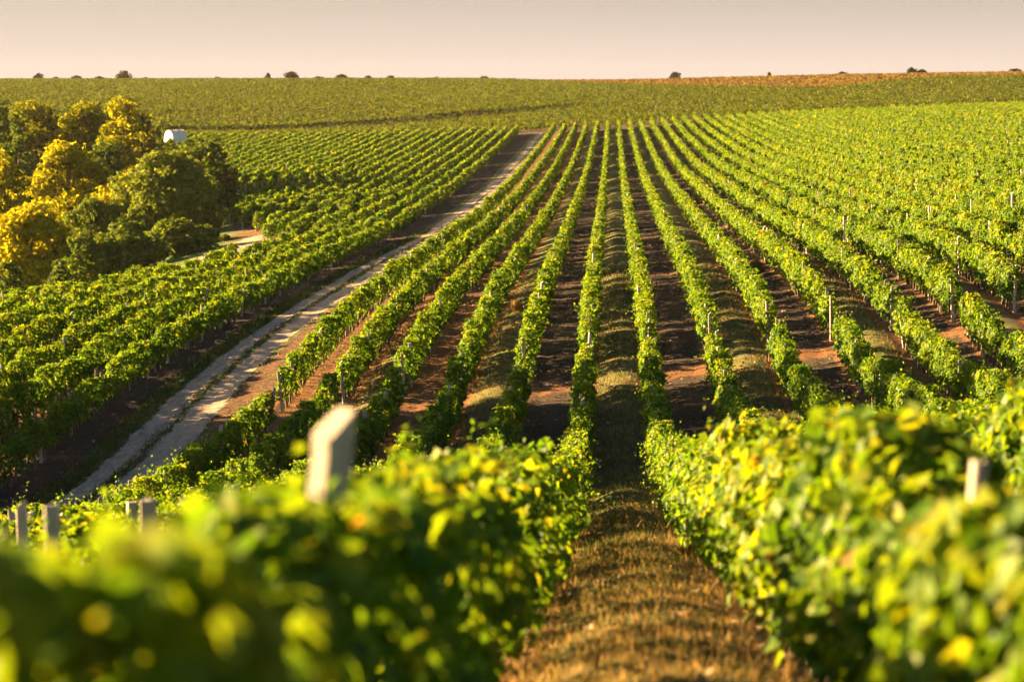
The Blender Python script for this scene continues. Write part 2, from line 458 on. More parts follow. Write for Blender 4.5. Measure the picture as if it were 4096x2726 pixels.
# ------------------------------------------------------------------ ground sheet
GAPS = [47.0 + 48.2 * 0] + [97.0 + 46.5 * k for k in range(10)]     # breaks across all rows
def make_ground():
    xs = np.concatenate([-np.geomspace(520, 27, 50), np.arange(-26, 21, .22), np.geomspace(22, 520, 50)])
    ys = [-8.0]
    while ys[-1] < 1400:
        y = ys[-1]
        ys.append(y + (.35 if y < 30 else .55 if y < 110 else 1.0 if y < 260 else 3.0 if y < 640 else 9.0 if y < 1300 else 120))
    ys = np.array(ys)
    X, Y = np.meshgrid(xs, ys)
    Z = H(X, Y)
    i, q = alley(X)
    g = np.zeros_like(X); d = np.zeros_like(X)
    main = (X > -14.0) & (Y < 561)
    gal = is_grass_alley(i)
    mid = sm(.13, .24, q) * (1 - sm(.76, .87, q))
    g = np.where(main & gal, mid, 0)
    d = np.where(main & gal, 1 - .9 * mid, d)
    d = np.where(main & ~gal, np.clip(1.1 - sm(.0, .2, q) + sm(.8, 1, q) - .1, 0, .75), d)
    d = np.where(main & (i <= -4) , np.maximum(d, .85), d)
    g = np.where(main & (i == -5), g * .62, g)
    # cross breaks are drier
    for gp in GAPS:
        d = np.where(main, np.maximum(d, .8 * np.exp(-((Y - gp) / 1.6) ** 2)), d)
    # the track with its verges
    rd = (X <= -14.0) & (X > -22.6) & (Y < 562)
    RL = rut_l(Y); RR = rut_r(Y)
    g = np.where(rd, (1.5 - .6 * sm(150, 260, Y)) * sm(RL - 1.9, RL - 1.2, X) * (1 - sm(RR + .6, RR + .9, X)), g)
    d = np.where(rd, np.maximum(.5 * sm(RR + .5, RR + .9, X), .9 * sm(-14.9, -14.6, X)), d)
    # block across the track
    wb = (X <= -22.6) & (Y < 565)
    iw = np.floor((X - W0) / SP)
    g = np.where(wb, .32, g); d = np.where(wb, .62, d)
    g = np.where(wb & (np.abs(Y - 239.5) < 3.0), .15, g); d = np.where(wb & (np.abs(Y - 239.5) < 3.0), 1.0, d)
    rav = (X < -39.5) & (Y > 175) & (Y < 430) & ((Hs(X, Y) < -16.9) | ((Y < 262) & (X < -40)))
    g = np.where(rav, 1.4, g)
    g = np.where((X < -62) & (Y > 380) & (Y < 552), .75, g)
    far = sm(559, 563, Y)
    V = np.stack([X, Y, Z], -1).reshape(-1, 3)
    ny, nx = X.shape
    idx = np.arange(ny * nx).reshape(ny, nx)
    Fc = np.stack([idx[:-1, :-1], idx[:-1, 1:], idx[1:, 1:], idx[1:, :-1]], -1).reshape(-1, 4)
    me = mesh_np('ground', V, Fc, {'grass': g.ravel(), 'dry': d.ravel(), 'far': far.ravel()}, smooth=True)
    tag(link('ground', me, M_GROUND), 'vineyard ground with dark tilled soil and dry grass alleys', 'ground', kind='structure')
make_ground()

def make_tracks():
    Vs = []; Fs = []; Es = []; off = 0
    rs = np.random.RandomState(5)
    for cx, hw, fn in ((-16.95, .48, rut_l), (-15.35, .60, rut_r)):
        ys = np.concatenate([np.arange(60, 250, .4), np.arange(250, 561, 1.2)])
        n = len(ys)
        def wob(s):
            r = np.random.RandomState(s)
            return .07 * np.sin(ys * .9 + r.rand() * 6) + .06 * np.sin(ys * 2.3 + r.rand() * 6) + .05 * r.normal(size=n) + .12 * np.sin(ys * .13 + r.rand() * 6)
        c = fn(ys) + .10 * np.sin(ys * .055 + cx)
        l = c - hw - .3 + wob(int(-cx * 10)); r_ = c + hw + .3 + wob(int(-cx * 10) + 1)
        cols = 13; Es.append(np.repeat((1 - np.abs(np.linspace(-1, 1, cols)) ** 2.2)[None], n, 0).ravel() * 1.3)
        tt = np.linspace(0, 1, cols)
        X = l[:, None] * (1 - tt) + r_[:, None] * tt
        Y = np.repeat(ys[:, None], cols, 1)
        Z = H(X, Y) + .012 + .012 * np.sin(np.pi * tt)[None]
        V = np.stack([X, Y, Z], -1).reshape(-1, 3)
        idx = np.arange(n * cols).reshape(n, cols) + off
        Fs.append(np.stack([idx[:-1, :-1], idx[:-1, 1:], idx[1:, 1:], idx[1:, :-1]], -1).reshape(-1, 4))
        Vs.append(V); off += n * cols
    me = mesh_np('track', np.concatenate(Vs), np.concatenate(Fs), {'inside': np.concatenate(Es)}, smooth=True)
    tag(link('dirt_track', me, M_ROAD), 'pale dirt track of two wheel ruts running between the vine blocks', 'track', kind='structure')
make_tracks()

def make_clearing():
    rs = np.random.RandomState(9)
    ys = np.arange(204, 262, .5); n = len(ys); cols = 26
    t = np.sin(np.pi * (ys - 203.8) / 58) ** .4
    l = -37 - 3.5 * t + .4 * rs.normal(size=n); r_ = np.where(ys < 242, -34.5 + 3.6 * t, -38.5 + 3 * t) + .25 * rs.normal(size=n)
    tt = np.linspace(0, 1, cols)
    X = l[:, None] * (1 - tt) + r_[:, None] * tt; Y = np.repeat(ys[:, None], cols, 1)
    Z = H(X, Y) + .015
    idx = np.arange(n * cols).reshape(n, cols)
    Fc = np.stack([idx[:-1, :-1], idx[:-1, 1:], idx[1:, 1:], idx[1:, :-1]], -1).reshape(-1, 4)
    tag(link('path', mesh_np('path', np.stack([X, Y, Z], -1).reshape(-1, 3), Fc, {'inside': ((1 - np.abs(np.linspace(-1, 1, cols)) ** 4)[None] * np.minimum(1, 3 * t)[:, None] * 1.3).ravel()}, smooth=True), M_ROAD), 'pale sandy cross path at the edge of the grove', 'path', kind='structure')
make_clearing()

# ------------------------------------------------------------------ vine rows
def make_sun_gaps():  # foliage gaps added along the sun's direction to let light stripes through
    rs = np.random.RandomState(31); out = []; z = 52.0
    while z < 330:
        r0 = rs.randint(-8, 6)
        out.append((z, r0, r0 + rs.randint(3, 8), rs.uniform(.25, .55) * (1 + z / 400)))
        z += rs.uniform(1.2, 5.6)
    return out
SUN_GAPS = make_sun_gaps()

def leaf_len(z):
    return np.where(z < 50, .125, np.where(z < 200, .125 + (z - 50) * .00062, np.minimum(.218 + (z - 200) * .0009, .6)))
def dens(z):
    return 500.0 * (.125 / leaf_len(z)) ** 1.75 * np.where(z < 20, 1.6, 1.0)

def foliage_mesh(x0, z0, z1, seed, prof=None, holes=(), skirt=0.0, gaps=()):
    rs = np.random.RandomState(seed)
    nv = int((z1 - z0) / 1.1) + 4
    vig = np.clip(rs.normal(1, .14, nv), .62, 1.25)
    miss = rs.rand(nv) < (.11 if z1 > 300 else .085)
    vig_d = np.where(miss, .28, np.clip(vig, .7, 1.2))
    vig = np.where(miss, .12, vig)
    ph = rs.rand(12) * 6.28
    rowf = rs.uniform(-.08, .08); rowt = rs.uniform(-.06, .06)
    zb = np.arange(z0, z1, 1.0)
    nb = dens(zb) * np.interp((zb + .5 - z0) / 1.1, np.arange(nv), vig_d)
    nb = np.floor(nb + rs.rand(len(zb))).astype(int)
    z = np.repeat(zb, nb) + rs.rand(nb.sum())
    keep = z < z1
    z = z[keep]
    # the row is cut open at every cross break
    for gp in gaps:
        if z0 < gp - 2 and z1 > gp + 2:
            z = z[np.abs(z - gp) > 1.35]
    rr_ = int(round((x0 - ROW0) / SP))
    if x0 > -14:
        holes = list(holes) + [(zw - math.tan(SUN_AZ) * -x0, hw) for zw, a_, b_, hw in SUN_GAPS if a_ <= rr_ <= b_]
    for hz_, hw_ in holes:  # holes cut in the foliage so sun stripes reach the alleys
        z = z[(np.abs(z - hz_) > hw_) | (rs.rand(len(z)) < .06)]
    n = len(z)
    vz = np.interp((z - z0) / 1.1, np.arange(nv), vig)
    ht = .98 + .72 * vz + .06 * np.sin(z * 2.7 + ph[0]) + .09 * np.sin(z * .61 + ph[1]) + .10 * np.sin(z * 1.13 + ph[7]) + .06 + rowf + .07 * np.sin(z * .23 + ph[8])
    if prof is not None: ht = ht + np.interp(z, *prof)
    hb = .44 + skirt + .10 * np.sin(z * 1.9 + ph[2]) + .09 * np.sin(z * 4.3 + ph[3]) + .05 * rs.normal(size=n)
    L = leaf_len(z) * rs.uniform(.7, 1.25, n)
    u = rs.rand(n)
    s = np.where(u < .40, -1.0, np.where(u < .80, 1.0, 0.0))
    q = rs.rand(n) ** .85
    h = hb + (ht - hb) * q
    nz = np.sin(z * 5.1 + s * 2 + ph[4]) * .5 + np.sin(z * 2.2 + h * 4 + s + ph[5]) * .6 + np.sin(h * 9 + z * 1.3 + ph[6]) * .4
    w0 = .275 * (.75 + .3 * vz) * np.interp(z, [12, 40, 60, 160, 330], [1.25, 1.2, 1.0, 1.0, .8])
    w = w0 * (.62 + .5 * np.sin(np.pi * np.clip(q * .85 + .12, 0, 1))) * (1.02 + .42 * nz)
    dx = np.where(s == 0, rs.uniform(-1, 1, n) * w * .8, s * np.maximum(w - np.abs(rs.normal(0, .085, n)), .02))
    top = (s == 0) & (rs.rand(n) < .75)
    h = np.where(top, ht - np.abs(rs.normal(0, .09, n)) + .05 * nz, h)
    P = np.stack([x0 + dx, z, h], 1)
    N = np.stack([s * 1.0, rs.normal(0, .3, n), np.where(s == 0, 1.0, .55)], 1) + rs.normal(0, .5, (n, 3))
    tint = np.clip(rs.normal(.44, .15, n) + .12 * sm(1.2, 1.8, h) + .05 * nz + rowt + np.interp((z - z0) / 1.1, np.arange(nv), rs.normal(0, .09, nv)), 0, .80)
    aut = rs.rand(n) < .005
    tint = np.where(aut, rs.uniform(.88, 1, n), tint)
    parts = [(P, N, L, tint)]
    # shoots that stick out above and beside the hedge
    ns = int((z1 - z0) * 3.6)
    sz = z0 + rs.rand(ns) * (z1 - z0)
    keep = rs.rand(ns) < np.where(sz > 160, .5, 1.0)
    for gp in gaps:
        if z0 < gp - 2 and z1 > gp + 2: keep &= np.abs(sz - gp) > 1.4
    sz = sz[keep]; ns = len(sz)
    up = rs.rand(ns) < .62
    sdir = np.stack([rs.normal(0, .45, ns) + np.where(up, 0, np.sign(rs.normal(size=ns)) * .9), rs.normal(0, .45, ns), np.where(up, 1.0, .1)], 1)
    sdir = unit(sdir)
    slen = rs.uniform(.2, .62, ns) * np.where(rs.rand(ns) < .12, 1.5, 1)
    hts = .98 + .72 * np.interp((sz - z0) / 1.1, np.arange(nv), vig)
    if prof is not None: hts = hts + np.interp(sz, *prof)
    slen = np.where(sz < 14, slen * .65, slen)
    base = np.stack([x0 + rs.uniform(-.15, .15, ns) + np.where(up, 0, np.sign(sdir[:, 0]) * .28), sz, np.where(up, hts - .1, rs.uniform(.7, 1.5, ns))], 1)
    kk = np.where(sz < 60, 8, np.where(sz < 150, 5, 3))
    rep = np.repeat(np.arange(ns), kk)
    fr = np.concatenate([np.linspace(.1, 1, k) for k in kk]) if ns else np.zeros(0)
    m = len(rep)
    if m:
        P2 = base[rep] + sdir[rep] * (slen[rep] * fr)[:, None] + rs.normal(0, .035, (m, 3))
        P2[:, 2] -= .12 * fr ** 2 * np.where(up[rep], 0, 1)
        N2 = rs.normal(0, .6, (m, 3)) + np.array([0, 0, .6])
        L2 = leaf_len(P2[:, 1]) * rs.uniform(.8, 1.0, m) * (1.0 - .5 * fr)
        t2 = np.clip(rs.normal(.58, .12, m), 0, .80)
        parts.append((P2, N2, L2, t2))
    P = np.concatenate([p[0] for p in parts]); N = np.concatenate([p[1] for p in parts])
    L = np.concatenate([p[2] for p in parts]); tint = np.concatenate([p[3] for p in parts])
    P[:, 2] += H(np.full(len(P), x0), P[:, 1])
    hang = np.stack([rs.normal(0, .5, len(P)), rs.normal(0, .5, len(P)), -np.ones(len(P))], 1)
    return P, N, L, tint, hang, rs

def make_post_mesh(seed):
    rs = np.random.RandomState(seed)
    hw = .055; V = []; Fq = []
    lv = [0, .5, 1.0, 1.5, 1.9, 2.0]
    for k, h in enumerate(lv):
        t = rs.normal(0, .004, 2); s = hw * (1.04 - .06 * h / 2 + rs.normal(0, .015))
        ch = .75
        ring = [(-1, -ch), (-ch, -1), (ch, -1), (1, -ch), (1, ch), (ch, 1), (-ch, 1), (-1, ch)]
        for (a, b) in ring:
            V.append((a * s + t[0], b * s + t[1], h + (.05 * a * (seed % 3 - 1) + rs.normal(0, .006) if k == len(lv) - 1 else 0)))
    for k in range(len(lv) - 1):
        for j in range(8):
            a = k * 8 + j; b = k * 8 + (j + 1) % 8
            Fq.append((a, b, b + 8, a + 8))
    Fq.append(tuple(range(40, 48)))
    me = mesh_py('post', V, Fq)
    me.materials.append(M_POST)
    return me
POSTS = [make_post_mesh(s) for s in range(5)]

def make_trunk_mesh(seed):
    rs = np.random.RandomState(seed)
    pts = [np.array([0, 0, -.05])]
    for k in range(5):
        pts.append(pts[-1] + np.array([rs.normal(0, .025), rs.normal(0, .035), .165]))
    V, Fq = tube(pts, [.062, .048, .043, .040, .037, .034], 6)
    V = list(V)
    for sgn in (-1, 1):
        p0 = pts[-2]
        arm = [p0, p0 + np.array([0, sgn * .18, .14]), p0 + np.array([0, sgn * .45, .17])]
        v2, f2 = tube(arm, [.022, .018, .012], 5)
        o = len(V); V += list(v2); Fq += [tuple(i + o for i in f) for f in f2]
    me = mesh_py('trunk', V, Fq, smooth=True)
    me.materials.append(M_TRUNK)
    return me
TRUNKS = [make_trunk_mesh(40 + s) for s in range(6)]

def mesh_arrays(me):
    n = len(me.vertices); V = np.zeros(n * 3, np.float32); me.vertices.foreach_get('co', V)
    return V.reshape(-1, 3), [tuple(p.vertices) for p in me.polygons]

def merged(name, src_list, locs, mat, parent, origin, rs):
    """far-off repeats of one part of a row, kept as one part"""
    cache = {}
    Vs = []; Fs = []; off = 0
    for (x, y, z, rz, sx, sz, k) in locs:
        if k not in cache: cache[k] = mesh_arrays(src_list[k])
        v, f = cache[k]
        c, s = math.cos(rz), math.sin(rz)
        q = np.stack([(v[:, 0] * c - v[:, 1] * s) * sx + x, (v[:, 0] * s + v[:, 1] * c) * sx + y, v[:, 2] * sz + z], 1) - np.array(origin)
        Vs.append(q); Fs += [tuple(i + off for i in g) for g in f]; off += len(q)
    if not Vs: return None
    me = mesh_py(name, np.concatenate(Vs), Fs)
    o = link(name, me, mat, parent)
    o['kind'] = 'stuff'
    return o

seed_n = [100]
def vine_row(x0, z0, z1, label, group, fixed_posts=(), detail=240.0, prof=None, holes=(), skirt=0.0, breaks=None):
    seed_n[0] += 1
    seed = seed_n[0]
    zc = max(z0, 1.0)
    org = np.array([x0, zc, float(H(x0, zc))])
    root = empty('vine_row', tuple(org))
    tag(root, label, 'vine row', group)
    P, N, L, tint, hang, rs = foliage_mesh(x0, z0, z1, seed, prof, holes, skirt, GAPS if breaks is None else breaks)
    gaps_ = GAPS if breaks is None else breaks
    z = P[:, 1]
    near = z < 42
    Vs = []; Fs = []; As = []
    if near.all():
        V, Fc, A = leaves(P, N, L, tint, T_LOBED, rs, hang)
    else:
        V, Fc, A = leaves(P, N, L, tint, T_FOLD, rs, hang)
    me = mesh_np('foliage', V - org, Fc, {'tint': A})
    link('foliage', me, M_VINE, root)
    # posts
    rs = np.random.RandomState(seed + 5000)
    ps = []
    if len(fixed_posts):
        ps = list(fixed_posts)
    y = z0 + .3
    ends = ([z0 + .2] if z0 > 45 else []) + [z1 - .2]
    for gp in gaps_:
        if z0 < gp - 2 and z1 > gp + 2: ends += [gp - 1.0, gp + 1.0]
    y = z0 + 3
    while y < z1 - 2:
        if all(abs(y - e[0]) > 3.2 for e in fixed_posts) and all(abs(y - e) > 1.5 for e in ends):
            ps.append((y, rs.uniform(1.6, 1.92), None))
        y += rs.uniform(2.8, 4.6) if z1 < 47 else rs.uniform(4.2, 7.2) if y < 170 else rs.uniform(7, 15)
    for e in ends:
        if all(abs(e - p[0]) > 1.2 for p in fixed_posts): ps.append((e, rs.uniform(1.62, 1.95), 'end'))
    far_posts = []
    for p in ps:
        yy, hh, kind = p[0], p[1], p[2]
        dx = rs.normal(0, .06)
        g = float(H(x0 + dx, yy)) - .05
        k = rs.randint(5); rz = rs.uniform(-.5, .5)
        if kind and kind.startswith('big'):
            sx, tilt = (1.08 if kind.startswith('big thick') else .52), (.0, .0)
            dx = -.11 if kind.startswith('big thick') else -.13
        else:
            sx = rs.uniform(.8, 1.15)
            tl = .09 if kind == 'end' else .045
            tilt = (rs.normal(0, tl), rs.normal(0, tl * .8))
        if yy < detail:
            po = link('post', POSTS[k], None, root, (x0 + dx - org[0], yy - org[1], g - org[2]), (tilt[0], tilt[1], rz), (sx, sx, (hh + .05) / 2.0))
            if kind and kind.startswith('big'):
                po['label'] = kind; po.rotation_euler = (.02, .085, .84 if kind.startswith('big thick') else .3)
        else:
            far_posts.append((x0 + dx, yy, g, rz, sx, (hh + .05 - .08) / 2.0, k))
    merged('post', POSTS, far_posts, M_POST, root, org, rs)
    # trunks
    far_t = []; nt_ = 0
    y = z0 + .4
    while y < z1:
        ingap = any(abs(y - gp) < 1.2 for gp in gaps_)
        if not ingap:
            xx = x0 + rs.normal(0, .03); g = float(H(xx, y)); k = rs.randint(6); rz = rs.choice([0, math.pi]) + rs.normal(0, .15)
            sx = rs.uniform(.85, 1.4); sz = rs.uniform(.85, 1.1)
            if y < detail and nt_ < 98:
                link('trunk', TRUNKS[k], None, root, (xx - org[0], y - org[1], g - org[2]), (0, 0, rz), (sx, sx, sz)); nt_ += 1
            elif y < 330:
                far_t.append((xx, y, g, rz, sx, sz, k))
        y += rs.uniform(.75, 1.1)
    merged('trunk', TRUNKS, far_t, M_TRUNK, root, org, rs)
    return root

G_MAIN = 'vine rows running away from the camera'
G_WEST = 'vine rows across the dirt track'
def zvis_right(x): return x / .1702
# rows between the grassy alley and the track
LX = [ROW0 - SP * k for k in range(1, 7)]
fx_L1 = [(8.66, 2.04, 'big thick pale post sticking up out of the blurred leaves nearest the camera'), (15.8, 1.80, None), (20.2, 1.6, None), (27, 1.7, None), (33.5, 1.7, None), (40.5, 1.75, None)]
fx_L2 = [(15.3, 1.75, None), (19.0, 1.75, None), (26, 1.7, None), (34, 1.8, None)]
fx_L3 = [(25.0, 1.85, None), (31, 1.8, None)]
near_txt = ['soft blurred foreground vine row bordering the grassy alley, holding the big pale post',
            'foreground stretch of the second vine row from the grassy alley towards the dirt track',
            'foreground stretch of the third vine row from the grassy alley towards the dirt track',
            'foreground stretch of the fourth vine row from the grassy alley towards the dirt track',
            'foreground stretch of the fifth vine row from the grassy alley towards the dirt track',
            'foreground stretch of the vine row right beside the dirt track']
for k, x in enumerate(LX):
    nm = 'vine row bordering the grassy alley on its track side' if k == 0 else 'vine row right beside the dirt track' if k == 5 else ordinal(k + 1) + ' vine row from the grassy alley towards the track'
    s0 = [3.9, 2.0, 2.0, 14.0, 26.0, 36.0][k]
    vine_row(x, s0, 46.2, near_txt[k], G_MAIN, [fx_L1, fx_L2, fx_L3, [], [], []][k], prof=([0, 5.5, 7.2, 9, 12, 26, 46], [[-.27, -.27, -.08, -.08, .0, -.2, -.15], [-.3, -.3, -.3, -.35, -.35, -.35, -.2], [-.35, -.35, -.35, -.4, -.4, -.4, -.2], [-.3, -.3, -.3, -.3, -.3, -.3, -.2], [-.2, -.2, -.2, -.2, -.2, -.2, -.1], [-.1, -.1, -.1, -.1, -.1, -.1, -.1]][k]), holes=[[(16.4, .5), (18.2, .4), (20.2, .45), (22.4, .6), (25, .5), (28, .6), (31.5, .6), (36, .5), (44.3, 1.6)], [(16.5, .5), (18.4, .6), (20.3, .5), (22.2, .6), (25.2, .6), (28.4, .7), (33.5, .5), (38, .5), (43.5, 1.7)], [(43.5, 1.8), (20, 1.0), (26, 1.0)], [], [], []][k])
    vine_row(x, 48.3, 95.0, nm + ', shaded stretch in the hollow', G_MAIN, skirt=.08 if k > 2 else .03)
    vine_row(x, 98.9, 560, nm + ', far climbing stretch', G_MAIN, skirt=.08 if k > 2 else .03)
# rows on the other side of the alley
fx_R1 = [(9.65, 1.62, 'big grey post standing in the bright blurred leaves near the frame edge'), (13.0, 1.6, None), (17.5, 1.65, None), (24, 1.7, None), (31, 1.7, None), (38, 1.75, None)]
for k in range(38):
    x = ROW0 + SP * k
    zv = zvis_right(x - .6) - 16 - .06 * x
    nm = 'vine row bordering the grassy alley, away from the track' if k == 0 else ordinal(k + 1) + ' vine row from the grassy alley away from the track'
    if k < 3:
        vine_row(x, [6.5, 13.0, 28.0][k], 46.2, ('bright blurred foreground stretch of the ' if k == 0 else 'foreground stretch of the ') + nm, G_MAIN, fx_R1 if k == 0 else (), prof=([7, 10.6, 12, 17, 20], [-.56, -.54, -.27, -.25, -.15]) if k == 0 else None)
    if k < 6:
        vine_row(x, max(48.3, zv), 95.0, nm + ', stretch in the hollow', G_MAIN)
    if k < 38:
        z0 = max(98.9, zv)
        vine_row(x, z0, 560, nm + (', far climbing stretch' if k < 6 else ', sunlit on the hillside'), G_MAIN, detail=240.0 if k < 9 else 0.0)
# rows across the track
for k in range(31):
    x = W0 - SP * k
    nm = ('first' if k == 0 else ordinal(k + 1)) + ' vine row across the dirt track'
    if k < 8:
        zv = max(72.0, -x / .2533 - 9)
        stretches = [(zv, 142.2, ', nearest stretch'), (143.8, 189.2, ', second stretch'), (190.8, 236.6, ', third stretch before the cross path')]
        if k == 3: stretches[2] = (190.8, 226.0, stretches[2][2])
        if k == 4: stretches[2] = (190.8, 206.0, stretches[2][2])
        if k >= 5: stretches = [(zv, 173.0 - 6 * (k - 5), ', short stretch above the ravine')]
        if k == 5: stretches = [(zv, 142.2, ', nearest stretch'), (143.8, 188.0, ', second stretch')]
        for (a, b, tx) in stretches:
            vine_row(x, a, b, nm + tx, G_WEST, detail=260, skirt=.02, breaks=())
    z0 = 241.0 if k < 6 else 262 + 6.5 * (k - 6)
    vine_row(x, z0, 560, nm + ', far stretch beyond the cross path', G_WEST, detail=300 if k < 6 else 0)

# ------------------------------------------------------------------ far fields
def field_boundary(x):          # where the cross-planted vineyard gives way to the dry crop
    return np.interp(x, [-400, -66, -20, 30, 80, 130, 200, 300], [1100, 1040, 955, 870, 800, 755, 720, 700])
def far_vineyard(name, label, sel, seed, y0, y1):
    rs = np.random.RandomState(seed)
    P = []; Lh = []; posts = []
    for y in np.arange(y0, y1, 2.8):
        xl, xr = -.262 * y - 6, .20 * y + 12
        step = .34
        x = np.arange(xl, xr, step); x = x + rs.uniform(-.3, .3, len(x))
        yy = y + (strip_line(x) - 700) * .45 + .6 * np.sin(x * .07)
        ok = sel(x, yy) & (rs.rand(len(x)) > .04)
        x = x[ok]; yy = yy[ok]
        clump = .55 + .45 * np.sin(x * .9 + y) * np.sin(x * .37 + y * 1.7)
        for rep in range(2):
            hgt = rs.uniform(.7, 1.75, len(x)) + .25 * clump
            px = x + rs.uniform(-.3, .3, len(x)); py = yy + rs.normal(0, .2, len(x))
            P.append(np.stack([px, py, Hs(px, py) + hgt], 1))
        xp = np.arange(xl, xr, 6.0) + rs.uniform(0, 6)
        yp = y + (strip_line(xp) - 700) * .45 + .6 * np.sin(xp * .07)
        okp = sel(xp, yp) & (rs.rand(len(xp)) < .3)
        for a, b in zip(xp[okp], yp[okp]): posts.append((a, b))
    if name == 'far_vineyard':
        x = np.repeat(np.arange(-170, -5, .3), 7); x = x + rs.uniform(-.2, .2, len(x))
        yy = strip_line(x) + 6 + rs.normal(0, .25, len(x))
        P.append(np.stack([x, yy, Hs(x, yy) + rs.uniform(.1, 1.75, len(x))], 1))
    P = np.concatenate(P); n = len(P)
    N = rs.normal(0, .7, (n, 3)) + np.array([0, -.35, .5])
    L = rs.uniform(.5, .85, n)
    tint = np.clip(rs.normal(.5, .2, n), 0, 1)
    V, Fc, A = leaves(P, N, L, tint, T_FOLD, rs)
    me = mesh_np(name, V, Fc, {'tint': A})
    tag(link(name, me, M_FARVINE), label, 'vineyard', kind='stuff')
    return posts
B_posts = far_vineyard('far_vineyard', 'distant hillside vineyard planted crosswise below the skyline', lambda x, y: (y > strip_line(x) + 5) & (y < field_boundary(x)) & (y < 1062), 11, 560, 1170)
A_posts = far_vineyard('cross_vineyard', 'strip of vines planted crosswise just past the row ends', lambda x, y: (y > 567) & (y < strip_line(x)), 12, 560, 1000)
allp = B_posts + A_posts
Vs = []; Fs = []; off = 0
rsp = np.random.RandomState(3)
pv, pf = mesh_arrays(POSTS[0])
for (x, y) in allp:
    v = pv * np.array([1.8, 1.8, rsp.uniform(.85, 1.05)]) + np.array([x, y, float(Hs(x, y))])
    Vs.append(v); Fs += [tuple(i + off for i in f) for f in pf]; off += len(v)
me = mesh_py('far_posts', np.concatenate(Vs), Fs)
tag(link('far_posts', me, M_POST), 'pale post tips dotted over the distant hillside vineyard', 'posts', kind='stuff')

def dry_field():
    rs = np.random.RandomState(21)
    n = 90000
    x = rs.uniform(-110, 230, n); y = 690 + 420 * rs.rand(n)
    ok = (y > field_boundary(x) + 5) & (y < 1085) & (x < .20 * y + 10) & (x > -.12 * y)
    x, y = x[ok], y[ok]
    P = np.stack([x, y, Hs(x, y) + rs.uniform(.1, .9, len(x))], 1)
    N = rs.normal(0, .6, (len(x), 3)) + np.array([-.2, -.4, .5])
    band = sm(0, 22, y - field_boundary(x))
    V, Fc, A = leaves(P, N, rs.uniform(.7, 1.3, len(x)), np.clip(rs.normal(.22, .15, len(x)) + .42 * band, 0, 1), T_FOLD, rs)
    tag(link('dry_field', mesh_np('dry_field', V, Fc, {'tint': A}), M_DRYCROP), 'orange brown dry field along the skyline', 'field', kind='stuff')
dry_field()

